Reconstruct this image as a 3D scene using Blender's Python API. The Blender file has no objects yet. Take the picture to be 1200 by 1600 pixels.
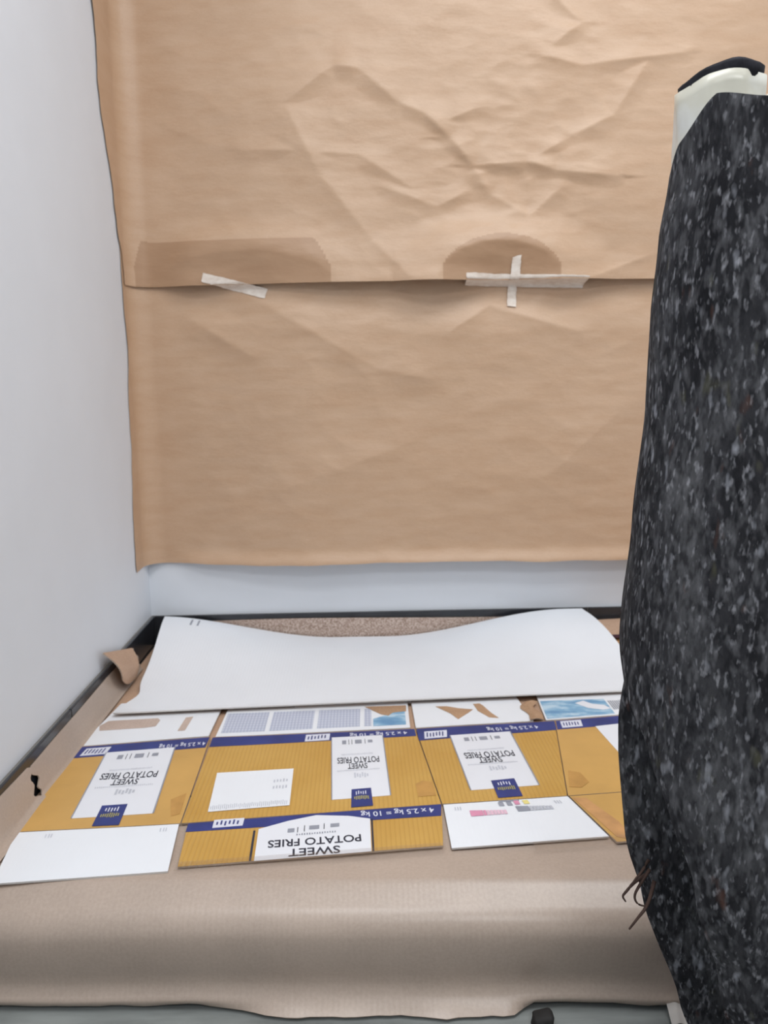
import bpy, bmesh, math, random
from mathutils import Vector, Matrix, noise

random.seed(7)
scene = bpy.context.scene
COL = scene.collection
PI = math.pi

# ------------------------------------------------------------------ camera
cam_data = bpy.data.cameras.new('camera')
cam = bpy.data.objects.new('camera', cam_data)
COL.objects.link(cam)
cam_data.sensor_fit = 'VERTICAL'
cam_data.sensor_height = 36.0
cam_data.lens = 36.0 * 1200.0 / 1600.0
cam_data.clip_start = 0.02
cam.matrix_world = (Matrix.Translation((0, 0, 0.88)) @ Matrix.Rotation(math.radians(-1.7), 4, 'Z')
                    @ Matrix.Rotation(math.radians(90 - 9.2), 4, 'X') @ Matrix.Rotation(-0.0115, 4, 'Z'))
cam_data.dof.use_dof = True
cam_data.dof.focus_distance = 0.95
cam_data.dof.aperture_fstop = 7.5
scene.camera = cam

# ------------------------------------------------------------------ world, lights, exposure
world = bpy.data.worlds.new('room_surround')
scene.world = world
world.use_nodes = True
wbg = world.node_tree.nodes['Background']
wbg.inputs['Color'].default_value = (0.94, 0.97, 1.0, 1)
wbg.inputs['Strength'].default_value = 0.42


def area_light(name, loc, rot, sx, sy, power, color):
    d = bpy.data.lights.new(name, 'AREA')
    d.shape = 'RECTANGLE'
    d.size, d.size_y = sx, sy
    d.energy = power
    d.color = color
    o = bpy.data.objects.new(name, d)
    o.location = loc
    o.rotation_euler = rot
    COL.objects.link(o)
    return o


area_light('ceiling_lamp', (0.85, 1.05, 2.74), (0, 0, 0), 1.2, 0.6, 25, (0.97, 0.985, 1.0))
area_light('ceiling_lamp.001', (-0.05, 0.30, 2.74), (0, 0, 0), 1.0, 0.5, 21, (0.97, 0.985, 1.0))
area_light('ceiling_lamp.002', (0.75, -1.2, 2.74), (0, 0, 0), 1.2, 0.6, 34, (0.97, 0.985, 1.0))

scene.view_settings.view_transform = 'Standard'
scene.view_settings.look = 'None'
scene.view_settings.exposure = -0.15
scene.view_settings.gamma = 1.0
scene.view_settings.use_curve_mapping = False


# ------------------------------------------------------------------ materials
def lin(r, g, b):
    def f(c):
        c /= 255.0
        return c / 12.92 if c <= 0.04045 else ((c + 0.055) / 1.055) ** 2.4
    return (f(r), f(g), f(b), 1.0)


class Mat:
    """small wrapper for a principled material with procedural inputs"""

    def __init__(self, name, color, rough=0.6, spec=0.4):
        self.m = bpy.data.materials.new(name)
        self.m.use_nodes = True
        self.nt = self.m.node_tree
        self.b = self.nt.nodes['Principled BSDF']
        self.b.inputs['Base Color'].default_value = color
        self.b.inputs['Roughness'].default_value = rough
        self.b.inputs['Specular IOR Level'].default_value = spec
        self.tc = self.nt.nodes.new('ShaderNodeTexCoord')
        self.color = color

    def n(self, t, **kw):
        nd = self.nt.nodes.new(t)
        for k, v in kw.items():
            setattr(nd, k, v)
        return nd

    def l(self, a, b):
        self.nt.links.new(a, b)

    def coords(self, scale=(1, 1, 1), rot=(0, 0, 0)):
        mp = self.n('ShaderNodeMapping')
        mp.inputs['Scale'].default_value = scale
        mp.inputs['Rotation'].default_value = rot
        self.l(self.tc.outputs['Object'], mp.inputs['Vector'])
        return mp.outputs['Vector']

    def noise(self, scale, detail=3, stretch=(1, 1, 1), rough=0.55, rot=(0, 0, 0)):
        t = self.n('ShaderNodeTexNoise')
        t.inputs['Scale'].default_value = scale
        t.inputs['Detail'].default_value = detail
        t.inputs['Roughness'].default_value = rough
        self.l(self.coords(stretch, rot), t.inputs['Vector'])
        return t.outputs['Fac']

    def wave(self, scale, direction='X', distort=0.0):
        t = self.n('ShaderNodeTexWave', bands_direction=direction)
        t.inputs['Scale'].default_value = scale
        t.inputs['Distortion'].default_value = distort
        self.l(self.coords(), t.inputs['Vector'])
        return t.outputs['Fac']

    def ramp(self, fac, stops):
        r = self.n('ShaderNodeValToRGB')
        el = r.color_ramp.elements
        while len(el) < len(stops):
            el.new(0.5)
        for e, (p, c) in zip(el, stops):
            e.position = p
            e.color = c
        self.l(fac, r.inputs['Fac'])
        return r.outputs['Color']

    def mix(self, fac, a, b, mode='MIX'):
        x = self.n('ShaderNodeMix', data_type='RGBA', blend_type=mode)
        for sock, v in ((x.inputs['Factor'], fac), (x.inputs[6], a), (x.inputs[7], b)):
            if isinstance(v, bpy.types.NodeSocket):
                self.l(v, sock)
            else:
                sock.default_value = v
        return x.outputs[2]

    def base(self, sock):
        self.l(sock, self.b.inputs['Base Color'])

    def bump(self, fac, strength=0.2, dist=0.002):
        bp = self.n('ShaderNodeBump')
        bp.inputs['Strength'].default_value = strength
        bp.inputs['Distance'].default_value = dist
        self.l(fac, bp.inputs['Height'])
        if self.b.inputs['Normal'].is_linked:
            self.l(self.b.inputs['Normal'].links[0].from_socket, bp.inputs['Normal'])
        self.l(bp.outputs['Normal'], self.b.inputs['Normal'])


def vary(name, rgb, rough=0.6, spec=0.4, amt=0.06, scale=20, stretch=(1, 1, 1), bump=0.1, bd=0.001):
    c = lin(*rgb)
    m = Mat(name, c, rough, spec)
    f = m.noise(scale, 4, stretch)
    dk = tuple(v * (1 - amt * 2) for v in c[:3]) + (1,)
    lt = tuple(min(1, v * (1 + amt * 2)) for v in c[:3]) + (1,)
    m.base(m.ramp(f, [(0.3, dk), (0.7, lt)]))
    if bump:
        m.bump(f, bump, bd)
    return m


wall_m = vary('white_wall_paint', (221, 225, 231), 0.55, 0.35, 0.008, 6, bump=0.05)
ceil_m = vary('white_ceiling_paint', (232, 232, 230), 0.8, 0.2, 0.01, 6, bump=0.05)
floor_m = vary('grey_floor', (128, 132, 130), 0.4, 0.5, 0.16, 5, (1, 5, 1), 0.05)
tile_m = vary('black_skirting_tile', (44, 46, 51), 0.22, 0.5, 0.12, 14, bump=0.03)
grout_m = vary('grout', (120, 118, 115), 0.8, 0.2, 0.05, 30)
plinth_m = vary('platform_core', (120, 112, 104), 0.8, 0.2, 0.05, 10)

kraft_m = Mat('kraft_paper', lin(194, 162, 131), 0.46, 0.55)
_f = kraft_m.noise(9, 6, (1, 1, 4))
_g = kraft_m.noise(160, 3, (1, 1, 7))
_c = kraft_m.ramp(_f, [(0.3, lin(190, 156, 126)), (0.7, lin(198, 167, 139))])
kraft_m.base(kraft_m.mix(0.10, _c, kraft_m.ramp(_g, [(0.35, lin(170, 134, 100)), (0.7, lin(225, 195, 165))])))
kraft_m.bump(kraft_m.noise(60, 4, (1, 1, 3)), 0.25, 0.002)


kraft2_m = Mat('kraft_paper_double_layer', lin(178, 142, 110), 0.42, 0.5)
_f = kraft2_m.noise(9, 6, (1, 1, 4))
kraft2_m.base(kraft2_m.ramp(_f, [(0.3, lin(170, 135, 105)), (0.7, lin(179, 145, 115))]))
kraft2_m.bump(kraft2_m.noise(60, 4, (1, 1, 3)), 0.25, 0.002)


def cardboard(name, rgb, amt=0.05, flute='X', spec=0.25, rough=0.6, fl=0.12, grit=0.06):
    c = lin(*rgb)
    m = Mat(name, c, rough, spec)
    f = m.noise(7, 5)
    fine = m.noise(220, 3)
    w = m.wave(40.0, flute, 0.6)
    dk = tuple(v * (1 - amt * 2) for v in c[:3]) + (1,)
    lt = tuple(min(1, v * (1 + amt * 2)) for v in c[:3]) + (1,)
    col = m.ramp(f, [(0.3, dk), (0.7, lt)])
    col = m.mix(grit, col, m.ramp(fine, [(0.35, (0.05, 0.03, 0.02, 1)), (0.65, (0.9, 0.8, 0.7, 1))]))
    m.base(col)
    m.bump(w, fl, 0.0012)
    m.bump(fine, 0.08, 0.0006)
    return m


taupe_m = cardboard('taupe_cardboard', (178, 160, 146), 0.03, 'X', 0.55, 0.34, 0.06, 0.04)
brown_m = cardboard('brown_cardboard', (189, 156, 131), 0.06)
speckle_m = Mat('speckled_brown_cardboard', lin(180, 160, 148), 0.8, 0.2)
speckle_m.base(speckle_m.ramp(speckle_m.noise(240, 4, (1, 1, 1), 0.7),
                              [(0.38, lin(134, 112, 98)), (0.5, lin(182, 160, 147)), (0.64, lin(212, 196, 186))]))
edge_m = cardboard('cardboard_cut_edge', (176, 158, 142), 0.08, 'X', 0.2, 0.8)
white_m = cardboard('white_coated_cardboard', (235, 238, 243), 0.008, 'X', 0.4, 0.42, 0.05, 0.0)
white_edge_m = cardboard('pale_cut_edge', (206, 202, 198), 0.03, 'X', 0.2, 0.8)
liner_m = cardboard('pale_torn_liner', (192, 172, 160), 0.05, 'X', 0.2, 0.8)
torn_m = cardboard('torn_kraft_liner', (178, 143, 112), 0.1, 'X', 0.2, 0.8)

yellow_m = Mat('yellow_print_on_cardboard', lin(205, 158, 74), 0.42, 0.4)
_w = yellow_m.wave(41.0, 'X', 0.5)
_n = yellow_m.noise(5, 5)
_c = yellow_m.ramp(_n, [(0.3, lin(194, 149, 72)), (0.7, lin(206, 165, 90))])
yellow_m.base(yellow_m.mix(yellow_m.ramp(_w, [(0.55, (0, 0, 0, 1)), (0.95, (0.2, 0.2, 0.2, 1))]), _c, lin(160, 112, 45)))
yellow_m.bump(_w, 0.35, 0.0012)
yellow2_m = vary('worn_yellow_print', (203, 160, 92), 0.45, 0.4, 0.04, 8, bump=0.05)
scuff_m = vary('scuffed_yellow_print', (192, 146, 82), 0.5, 0.35, 0.06, 25, bump=0.05)
orange_m = vary('scuffed_orange_print', (196, 148, 98), 0.5, 0.35, 0.1, 18, bump=0.05)

blue_m = vary('navy_print', (48, 60, 124), 0.42, 0.4, 0.1, 14, bump=0.03)
label_m = vary('white_print', (230, 232, 238), 0.4, 0.4, 0.008, 10, bump=0.02)
ink_m = vary('black_ink', (52, 54, 66), 0.5, 0.3, 0.05, 30, bump=0)
grey_ink_m = vary('grey_ink', (150, 153, 164), 0.5, 0.3, 0.05, 30, bump=0)
pale_ink_m = vary('pale_grey_ink', (196, 199, 208), 0.5, 0.3, 0.05, 30, bump=0)
white_ink_m = vary('white_ink', (222, 224, 236), 0.5, 0.3, 0.02, 30, bump=0)
yellow_ink_m = vary('yellow_ink', (176, 168, 92), 0.5, 0.3, 0.05, 30, bump=0)
key_yellow_m = vary('light_yellow_ink', (232, 218, 140), 0.5, 0.3, 0.03, 30, bump=0)
pink_m = vary('pink_ink', (222, 150, 178), 0.5, 0.3, 0.05, 40, bump=0)
pink2_m = vary('pale_pink_ink', (228, 190, 206), 0.5, 0.3, 0.03, 40, bump=0)

table_m = Mat('grey_blue_table_print', lin(196, 203, 219), 0.42, 0.4)
_w1 = table_m.wave(45, 'X', 0.0)
_w2 = table_m.wave(26, 'Y', 0.0)
_c = table_m.mix(table_m.ramp(_w1, [(0.4, (0, 0, 0, 1)), (0.8, (0.75, 0.75, 0.75, 1))]), lin(205, 210, 224), lin(172, 180, 203))
table_m.base(table_m.mix(table_m.ramp(_w2, [(0.6, (0, 0, 0, 1)), (0.95, (0.5, 0.5, 0.5, 1))]), _c, lin(165, 172, 194)))
sky_m = Mat('light_blue_picture_print', lin(126, 170, 205), 0.42, 0.4)
sky_m.base(sky_m.ramp(sky_m.noise(16, 5, (1, 2.2, 1)), [(0.36, lin(104, 150, 190)), (0.5, lin(134, 178, 208)), (0.62, lin(190, 214, 230))]))

mask_m = Mat('masking_tape', lin(228, 216, 204), 0.5, 0.35)
mask_m.base(mask_m.ramp(mask_m.noise(45, 4, (1, 1, 2)), [(0.3, lin(214, 199, 185)), (0.7, lin(236, 227, 217))]))
mask_m.bump(mask_m.noise(120, 3), 0.3, 0.001)
plastic_m = Mat('white_plastic_film', lin(222, 222, 216), 0.28, 0.5)
plastic_m.base(plastic_m.ramp(plastic_m.noise(14, 4), [(0.35, lin(206, 203, 188)), (0.65, lin(230, 231, 230))]))

clear_m = Mat('clear_packing_tape', (1, 1, 1, 1), 0.12, 0.5)
_tr = clear_m.n('ShaderNodeBsdfTransparent')
_gl = clear_m.n('ShaderNodeBsdfGlossy')
_gl.inputs['Roughness'].default_value = 0.14
_mx = clear_m.n('ShaderNodeMixShader')
_bp = clear_m.n('ShaderNodeBump')
_bp.inputs['Strength'].default_value = 0.6
_bp.inputs['Distance'].default_value = 0.003
clear_m.l(clear_m.noise(70, 3, (2.5, 1, 1)), _bp.inputs['Height'])
clear_m.l(_bp.outputs['Normal'], _gl.inputs['Normal'])
_mx.inputs['Fac'].default_value = 0.10
clear_m.l(_tr.outputs['BSDF'], _mx.inputs[1])
clear_m.l(_gl.outputs['BSDF'], _mx.inputs[2])
clear_m.l(_mx.outputs['Shader'], clear_m.nt.nodes['Material Output'].inputs['Surface'])

# recycled felt: charcoal fibres with white, grey, olive and rust flecks
felt_m = Mat('recycled_felt', lin(50, 52, 57), 0.95, 0.1)
_v = felt_m.coords((1, 1, 0.38), (0.12, -0.30, 0))


def felt_noise(scale, w, det=2):
    t = felt_m.n('ShaderNodeTexNoise', noise_dimensions='4D')
    t.inputs['Scale'].default_value = scale
    t.inputs['W'].default_value = w
    t.inputs['Detail'].default_value = det
    felt_m.l(_v, t.inputs['Vector'])
    return t.outputs['Fac']


def flecks(col, scale, w, lo, hi, amt, rgb):
    mr = felt_m.n('ShaderNodeMapRange', clamp=True)
    mr.inputs['From Min'].default_value = lo
    mr.inputs['From Max'].default_value = hi
    mr.inputs['To Max'].default_value = amt
    felt_m.l(felt_noise(scale, w), mr.inputs['Value'])
    return felt_m.mix(mr.outputs['Result'], col, lin(*rgb))


_col = felt_m.ramp(felt_noise(14, 0.3, 5), [(0.34, lin(34, 34, 37)), (0.5, lin(56, 56, 59)), (0.68, lin(86, 86, 88))])
_col = flecks(_col, 150, 1.7, 0.46, 0.62, 0.65, (30, 30, 33))
_col = flecks(_col, 130, 3.1, 0.48, 0.72, 0.65, (110, 110, 113))
_col = flecks(_col, 190, 5.9, 0.57, 0.74, 0.7, (158, 158, 163))
_col = flecks(_col, 85, 7.3, 0.63, 0.78, 0.6, (178, 180, 188))
_col = flecks(_col, 50, 9.8, 0.64, 0.78, 0.5, (112, 110, 84))
_col = flecks(_col, 48, 12.4, 0.67, 0.80, 0.5, (128, 86, 68))
felt_m.base(_col)
felt_m.bump(felt_noise(170, 14.0, 3), 0.6, 0.004)
dark_felt_m = vary('dark_felt', (38, 38, 42), 0.95, 0.1, 0.3, 60, bump=0.4, bd=0.003)
thread_m = vary('dark_brown_fibre', (74, 58, 52), 0.8, 0.2, 0.2, 60, bump=0)
pale_paper_m = vary('pale_paper', (196, 190, 184), 0.7, 0.3, 0.04, 30, bump=0.1)
dark_m = vary('dark_lump', (40, 38, 37), 0.7, 0.3, 0.1, 30, bump=0)
purple_ink_m = vary('dark_purple_print', (86, 62, 76), 0.6, 0.3, 0.1, 30, bump=0)


# ------------------------------------------------------------------ builders
WLOC = {}


def origin_of(o):
    return WLOC.get(o.name, Vector((0, 0, 0)))


def mesh_obj(name, verts, faces, mats, fm=None, parent=None, origin=None, smooth=True):
    """verts in world coordinates; becomes a child in its parent's frame or a top-level mesh with its own origin"""
    og = origin_of(parent) if parent is not None else Vector(origin or (0, 0, 0))
    me = bpy.data.meshes.new(name)
    me.from_pydata([tuple(Vector(v) - og) for v in verts], [], faces)
    for m in mats:
        me.materials.append(m.m)
    if fm:
        me.polygons.foreach_set('material_index', fm)
    me.polygons.foreach_set('use_smooth', [smooth] * len(me.polygons))
    me.update()
    o = bpy.data.objects.new(name, me)
    COL.objects.link(o)
    if parent is not None:
        o.parent = parent
    else:
        o.location = og
    WLOC[o.name] = og
    return o


def thing(name, label, cat, loc, group=None):
    o = bpy.data.objects.new(name, None)
    o.empty_display_size = 0.05
    o.location = loc
    COL.objects.link(o)
    WLOC[o.name] = Vector(loc)
    return tag(o, label, cat, group)


def tag(o, label, cat, group=None):
    o['label'] = label
    o['category'] = cat
    if group:
        o['group'] = group
    return o


def box_geo(x0, x1, y0, y1, z0, z1, bev=0.0):
    bm = bmesh.new()
    bmesh.ops.create_cube(bm, size=1)
    for v in bm.verts:
        v.co = Vector(((x0 + x1) / 2 + v.co.x * (x1 - x0), (y0 + y1) / 2 + v.co.y * (y1 - y0), (z0 + z1) / 2 + v.co.z * (z1 - z0)))
    if bev:
        bmesh.ops.bevel(bm, geom=bm.edges[:], offset=bev, segments=2, affect='EDGES', profile=0.5)
    bm.verts.index_update()
    vs = [v.co.copy() for v in bm.verts]
    fs = [[v.index for v in f.verts] for f in bm.faces]
    bm.free()
    return vs, fs


def box(name, x0, x1, y0, y1, z0, z1, mat, parent=None, bev=0.0, origin=None):
    vs, fs = box_geo(x0, x1, y0, y1, z0, z1, bev)
    return mesh_obj(name, vs, fs, [mat], parent=parent, origin=origin, smooth=False)


def structure(o, label=None):
    o['kind'] = 'structure'
    if label:
        o['label'] = label
    return o


def sheet(name, P, nu, nv, t, mats, parent=None, origin=None, us=None, vs_=None, flip=1.0, smooth=True):
    """closed sheet of thickness t below the surface P(u, v); mats = (top, edge, underside)"""
    us = us or [i / nu for i in range(nu + 1)]
    vv = vs_ or [j / nv for j in range(nv + 1)]
    nu, nv = len(us) - 1, len(vv) - 1
    grid = [[Vector(P(u, v)) for u in us] for v in vv]
    top, bot = [], []
    for j in range(nv + 1):
        for i in range(nu + 1):
            a = grid[j][min(i + 1, nu)] - grid[j][max(i - 1, 0)]
            b = grid[min(j + 1, nv)][i] - grid[max(j - 1, 0)][i]
            n = a.cross(b)
            if n.length > 1e-12:
                n.normalize()
            top.append(grid[j][i])
            bot.append(grid[j][i] - n * t * flip)
    N = len(top)
    W = nu + 1
    faces, fm = [], []
    for j in range(nv):
        for i in range(nu):
            a, b, c, d = j * W + i, j * W + i + 1, (j + 1) * W + i + 1, (j + 1) * W + i
            f = [a, b, c, d] if flip > 0 else [d, c, b, a]
            faces.append(f)
            fm.append(0)
            faces.append([x + N for x in reversed(f)])
            fm.append(2)
    ring = [i for i in range(nu)] + [j * W + nu for j in range(nv)] + [nv * W + i for i in range(nu, 0, -1)] + [j * W for j in range(nv, 0, -1)]
    verts = top + bot
    # own vertices for the rim keep its edge crisp
    R = len(ring)
    o0 = len(verts)
    verts = verts + [top[k] for k in ring] + [bot[k] for k in ring]
    for k in range(R):
        q = (k + 1) % R
        f = [o0 + k, o0 + R + k, o0 + R + q, o0 + q]
        faces.append(f if flip > 0 else f[::-1])
        fm.append(1)
    return mesh_obj(name, verts, faces, list(mats), fm, parent, origin, smooth)


def bil(c, zf):
    """bilinear patch over four plan corners (front-left, front-right, back-right, back-left), height zf(x, y)"""
    def P(u, v):
        x = (c[0][0] * (1 - u) + c[1][0] * u) * (1 - v) + (c[3][0] * (1 - u) + c[2][0] * u) * v
        y = (c[0][1] * (1 - u) + c[1][1] * u) * (1 - v) + (c[3][1] * (1 - u) + c[2][1] * u) * v
        return (x, y, zf(x, y))
    return P


def frame(c):
    """sub-rectangle of a quad given by fractions"""
    def at(u, v):
        p = bil(c, lambda x, y: 0)(u, v)
        return (p[0], p[1])
    return at


def poly_sheet(name, pts, zf, t, mats, parent=None, origin=None):
    """flat sheet of any outline; top follows zf"""
    n = len(pts)
    top = [Vector((x, y, zf(x, y))) for x, y in pts]
    bot = [p - Vector((0, 0, t)) for p in top]
    verts = top + bot + top + bot
    faces = [list(range(n)), list(range(2 * n - 1, n - 1, -1))]
    fm = [0, 2]
    for i in range(n):
        j = (i + 1) % n
        faces.append([2 * n + i, 3 * n + i, 3 * n + j, 2 * n + j])
        fm.append(1)
    # outline may run either way round
    area = sum(pts[i][0] * pts[(i + 1) % n][1] - pts[(i + 1) % n][0] * pts[i][1] for i in range(n))
    if area < 0:
        faces = [f[::-1] for f in faces]
    return mesh_obj(name, verts, faces, list(mats), fm, parent, origin, False)


def tube_geo(pts, rads, seg=8):
    vs, fs = [], []
    pts = [Vector(p) for p in pts]
    for k, p in enumerate(pts):
        d = (pts[min(k + 1, len(pts) - 1)] - pts[max(k - 1, 0)]).normalized()
        a = d.orthogonal().normalized()
        b = d.cross(a)
        for s in range(seg):
            an = 2 * PI * s / seg
            vs.append(p + (a * math.cos(an) + b * math.sin(an)) * rads[k])
    for k in range(len(pts) - 1):
        for s in range(seg):
            q = (s + 1) % seg
            fs.append([k * seg + s, k * seg + q, (k + 1) * seg + q, (k + 1) * seg + s])
    fs.append(list(range(seg))[::-1])
    fs.append([(len(pts) - 1) * seg + s for s in range(seg)])
    return vs, fs


def text_geo(s, width, height, stroke=0.0):
    """flat letter mesh, centred on 0,0, fitted to width x height"""
    cu = bpy.data.curves.new('lettering', 'FONT')
    cu.body = s
    cu.align_x = 'CENTER'
    cu.fill_mode = 'FRONT'
    cu.offset = stroke
    cu.resolution_u = 3
    ob = bpy.data.objects.new('lettering', cu)
    COL.objects.link(ob)
    dg = bpy.context.evaluated_depsgraph_get()
    me = bpy.data.meshes.new_from_object(ob.evaluated_get(dg))
    vs = [v.co.copy() for v in me.vertices]
    fs = [list(p.vertices) for p in me.polygons]
    bpy.data.objects.remove(ob)
    bpy.data.curves.remove(cu)
    bpy.data.meshes.remove(me)
    x0, x1 = min(v.x for v in vs), max(v.x for v in vs)
    y0, y1 = min(v.y for v in vs), max(v.y for v in vs)
    for v in vs:
        v.x = (v.x - (x0 + x1) / 2) * width / (x1 - x0)
        v.y = (v.y - (y0 + y1) / 2) * height / (y1 - y0)
    return vs, fs


def print_text(name, s, centre, width, height, ang, zf, lift, mat, parent, stroke=0.0):
    """letters lying on a horizontal sheet, upside-down to the camera (their tops point to the viewer)"""
    vs, fs = text_geo(s, width, height, stroke)
    ca, sa = math.cos(ang + PI), math.sin(ang + PI)
    out = []
    for v in vs:
        x = centre[0] + v.x * ca - v.y * sa
        y = centre[1] + v.x * sa + v.y * ca
        out.append((x, y, zf(x, y) + lift))
    return mesh_obj(name, out, fs, [mat], None, parent, smooth=False)


def print_rects(name, rects, zf, lift, mats, fm, parent):
    """flat printed rectangles: each (quad of four plan points)"""
    vs, fs = [], []
    for q in rects:
        k = len(vs)
        vs += [(x, y, zf(x, y) + lift) for x, y in q]
        fs.append([k, k + 1, k + 2, k + 3])
    o = mesh_obj(name, vs, fs, mats, fm, parent, smooth=False)
    if len(rects) > 1:
        o['kind'] = 'stuff'
    return o


def rect_on(at, u0, u1, v0, v1):
    return [at(u0, v0), at(u1, v0), at(u1, v1), at(u0, v1)]


def sst(a, b, x):
    t = max(0.0, min(1.0, (x - a) / (b - a)))
    return t * t * (3 - 2 * t)


# ------------------------------------------------------------------ the setting
XL, D, PZ = -0.61, 2.16, 0.155           # left wall, back wall, top of the low platform
structure(box('floor', XL - 0.2, 2.2, -3.0, D + 0.2, -0.1, 0.0, floor_m), 'grey streaked hard floor in front of the platform')
structure(box('wall_left', XL - 0.15, XL, -3.0, D + 0.15, 0.0, 2.8, wall_m), 'smooth white painted wall on the left')
structure(box('wall_back', XL - 0.15, 2.2, D, D + 0.15, 0.0, 2.8, wall_m), 'white wall behind the hanging brown paper')
structure(box('wall_right', 2.05, 2.2, -3.0, D, 0.0, 2.8, wall_m), 'white wall on the right')
structure(box('ceiling', XL - 0.15, 2.2, -3.0, D + 0.15, 2.8, 2.9, ceil_m), 'white ceiling')
_y0, _y1 = 1.075, 0.963
structure(mesh_obj('trim_1', [(x, y, z) for z in (0.0, PZ - 0.001) for x, y in ((XL, _y0), (2.05, _y1), (2.05, D), (XL, D))],
                   [[3, 2, 1, 0], [4, 5, 6, 7], [0, 1, 5, 4], [1, 2, 6, 5], [2, 3, 7, 6], [3, 0, 4, 7]], [plinth_m], origin=(0.7, 1.5, 0), smooth=False),
          'low platform carrying the cardboard')

bb = structure(box('baseboard_back', XL + 0.001, 2.04, D - 0.006, D - 0.0005, PZ, 0.2385, grout_m), 'black tiled baseboard under the back wall')
for x0, x1 in ((XL + 0.012, 0.6555), (0.6585, 1.32), (1.323, 2.04)):
    box('tile', x0, x1, D - 0.012, D - 0.0055, PZ, 0.2395, tile_m, bb, 0.0015)
bl = structure(box('baseboard_left', XL + 0.0005, XL + 0.006, 0.96, D - 0.013, PZ, 0.2385, grout_m), 'black tiled baseboard along the left wall')
for y0, y1 in ((0.96, 1.5), (1.503, D - 0.0125)):
    box('tile', XL + 0.0055, XL + 0.012, y0, y1, PZ, 0.2395, tile_m, bl, 0.0015)


# ------------------------------------------------------------------ hanging kraft paper
def crease(pts, h, wu, wd):
    return [(Vector(a), Vector(b), h, wu, wd) for a, b in zip(pts[:-1], pts[1:])]


CR = []
CR += crease([(-0.174, 1.600), (-0.056, 1.685), (0.010, 1.677), (0.109, 1.600)], .010, .10, .04)
CR += crease([(-0.175, 1.584), (-0.095, 1.426), (0.038, 1.263), (0.140, 1.163)], .010, .09, .09)
CR += crease([(0.168, 1.581), (0.244, 1.513), (0.304, 1.444), (0.446, 1.453), (0.518, 1.432), (0.682, 1.417)], .012, .09, .03)
CR += crease([(0.446, 1.453), (0.550, 1.512), (0.668, 1.568), (0.748, 1.693)], .008, .05, .04)
CR += crease([(0.304, 1.444), (0.347, 1.376), (0.451, 1.318), (0.536, 1.391)], .008, .05, .04)
CR += crease([(0.109, 1.600), (0.227, 1.552), (0.311, 1.584)], .008, .05, .03)
CR += crease([(0.478, 1.708), (0.580, 1.685), (0.849, 1.717)], .008, .05, .03)
CR += crease([(0.511, 1.739), (0.577, 1.785), (0.491, 1.861)], .008, .05, .03)
CR += crease([(-0.295, 1.490), (0.007, 1.474), (0.142, 1.393)], .006, .05, .03)
CR += crease([(0.074, 1.393), (0.210, 1.344), (0.279, 1.376)], .006, .04, .03)
CR += crease([(0.612, 1.159), (0.769, 1.217)], .008, .05, .05)
CRL = []
CRL += crease([(0.245, 1.026), (0.350, 1.094), (0.599, 1.023)], .007, .05, .04)
CRL += crease([(0.519, 0.634), (0.713, 0.812)], .012, .14, .14)
CRL += crease([(-0.450, 1.066), (-0.281, 0.963)], .008, .07, .06)
CRL += crease([(-0.205, 0.609), (0.138, 0.730)], .008, .12, .12)
CRL += crease([(-0.300, 1.130), (0.05, 0.93), (0.2, 0.90)], .008, .09, .07)


def crease_h(cr, x, z):
    p = Vector((x, z))
    best = 0.0
    for a, b, h, wu, wd in cr:
        ab = b - a
        L = ab.length
        t = max(0.0, min(1.0, (p - a).dot(ab) / (L * L)))
        q = a + ab * t
        d = (p - q).length
        up = z > q.y
        w = wu if up else wd
        if d < w:
            k = (1 - d / w)
            e = h * (k * k * 0.6 + k * 0.4) * (0.55 + 0.45 * math.sin(PI * min(1, max(0, t))))
            best = max(best, e)
    return best


def crumple(x, z, seed):
    a = noise.noise(Vector((x * 2.6, z * 4.0, seed)))
    r = abs(noise.noise(Vector((x * 6 + z * 2.0, z * 9 - x * 1.5, seed + 9))))
    r2 = abs(noise.noise(Vector((x * 11 - z * 5, z * 17 + x * 3, seed + 19))))
    m = math.exp(-((x - 0.42) ** 2 + (z - 1.46) ** 2) / 0.07)
    r3 = abs(noise.noise(Vector((x * 14 + z * 9, z * 26 - x * 8, seed + 29))))
    broad = 0.040 * sst(-0.52, -0.12, x)
    f = noise.noise(Vector((x * 9, z * 34, seed + 3)))
    g = noise.noise(Vector((x * 24, z * 70, seed + 5)))
    return broad + a * .009 - r * .0035 - r2 * (.0016 + .0022 * m) - r3 * .003 * m + f * .0007 + g * .0003


def lower_top(x):
    """uneven upper edge of the lower sheet, hidden behind the upper one"""
    z = 1.180
    z = max(z, 1.180 + 0.088 * sst(-0.60, -0.57, x) * (1 - sst(-0.12, -0.05, x)))
    q = 1 - ((x - 0.378) / 0.165) ** 2
    if q > 0:
        z = max(z, 1.16 + 0.113 * q ** 0.55)
    return z + 0.003 * noise.noise(Vector((x * 18, 4, 4)))


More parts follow.
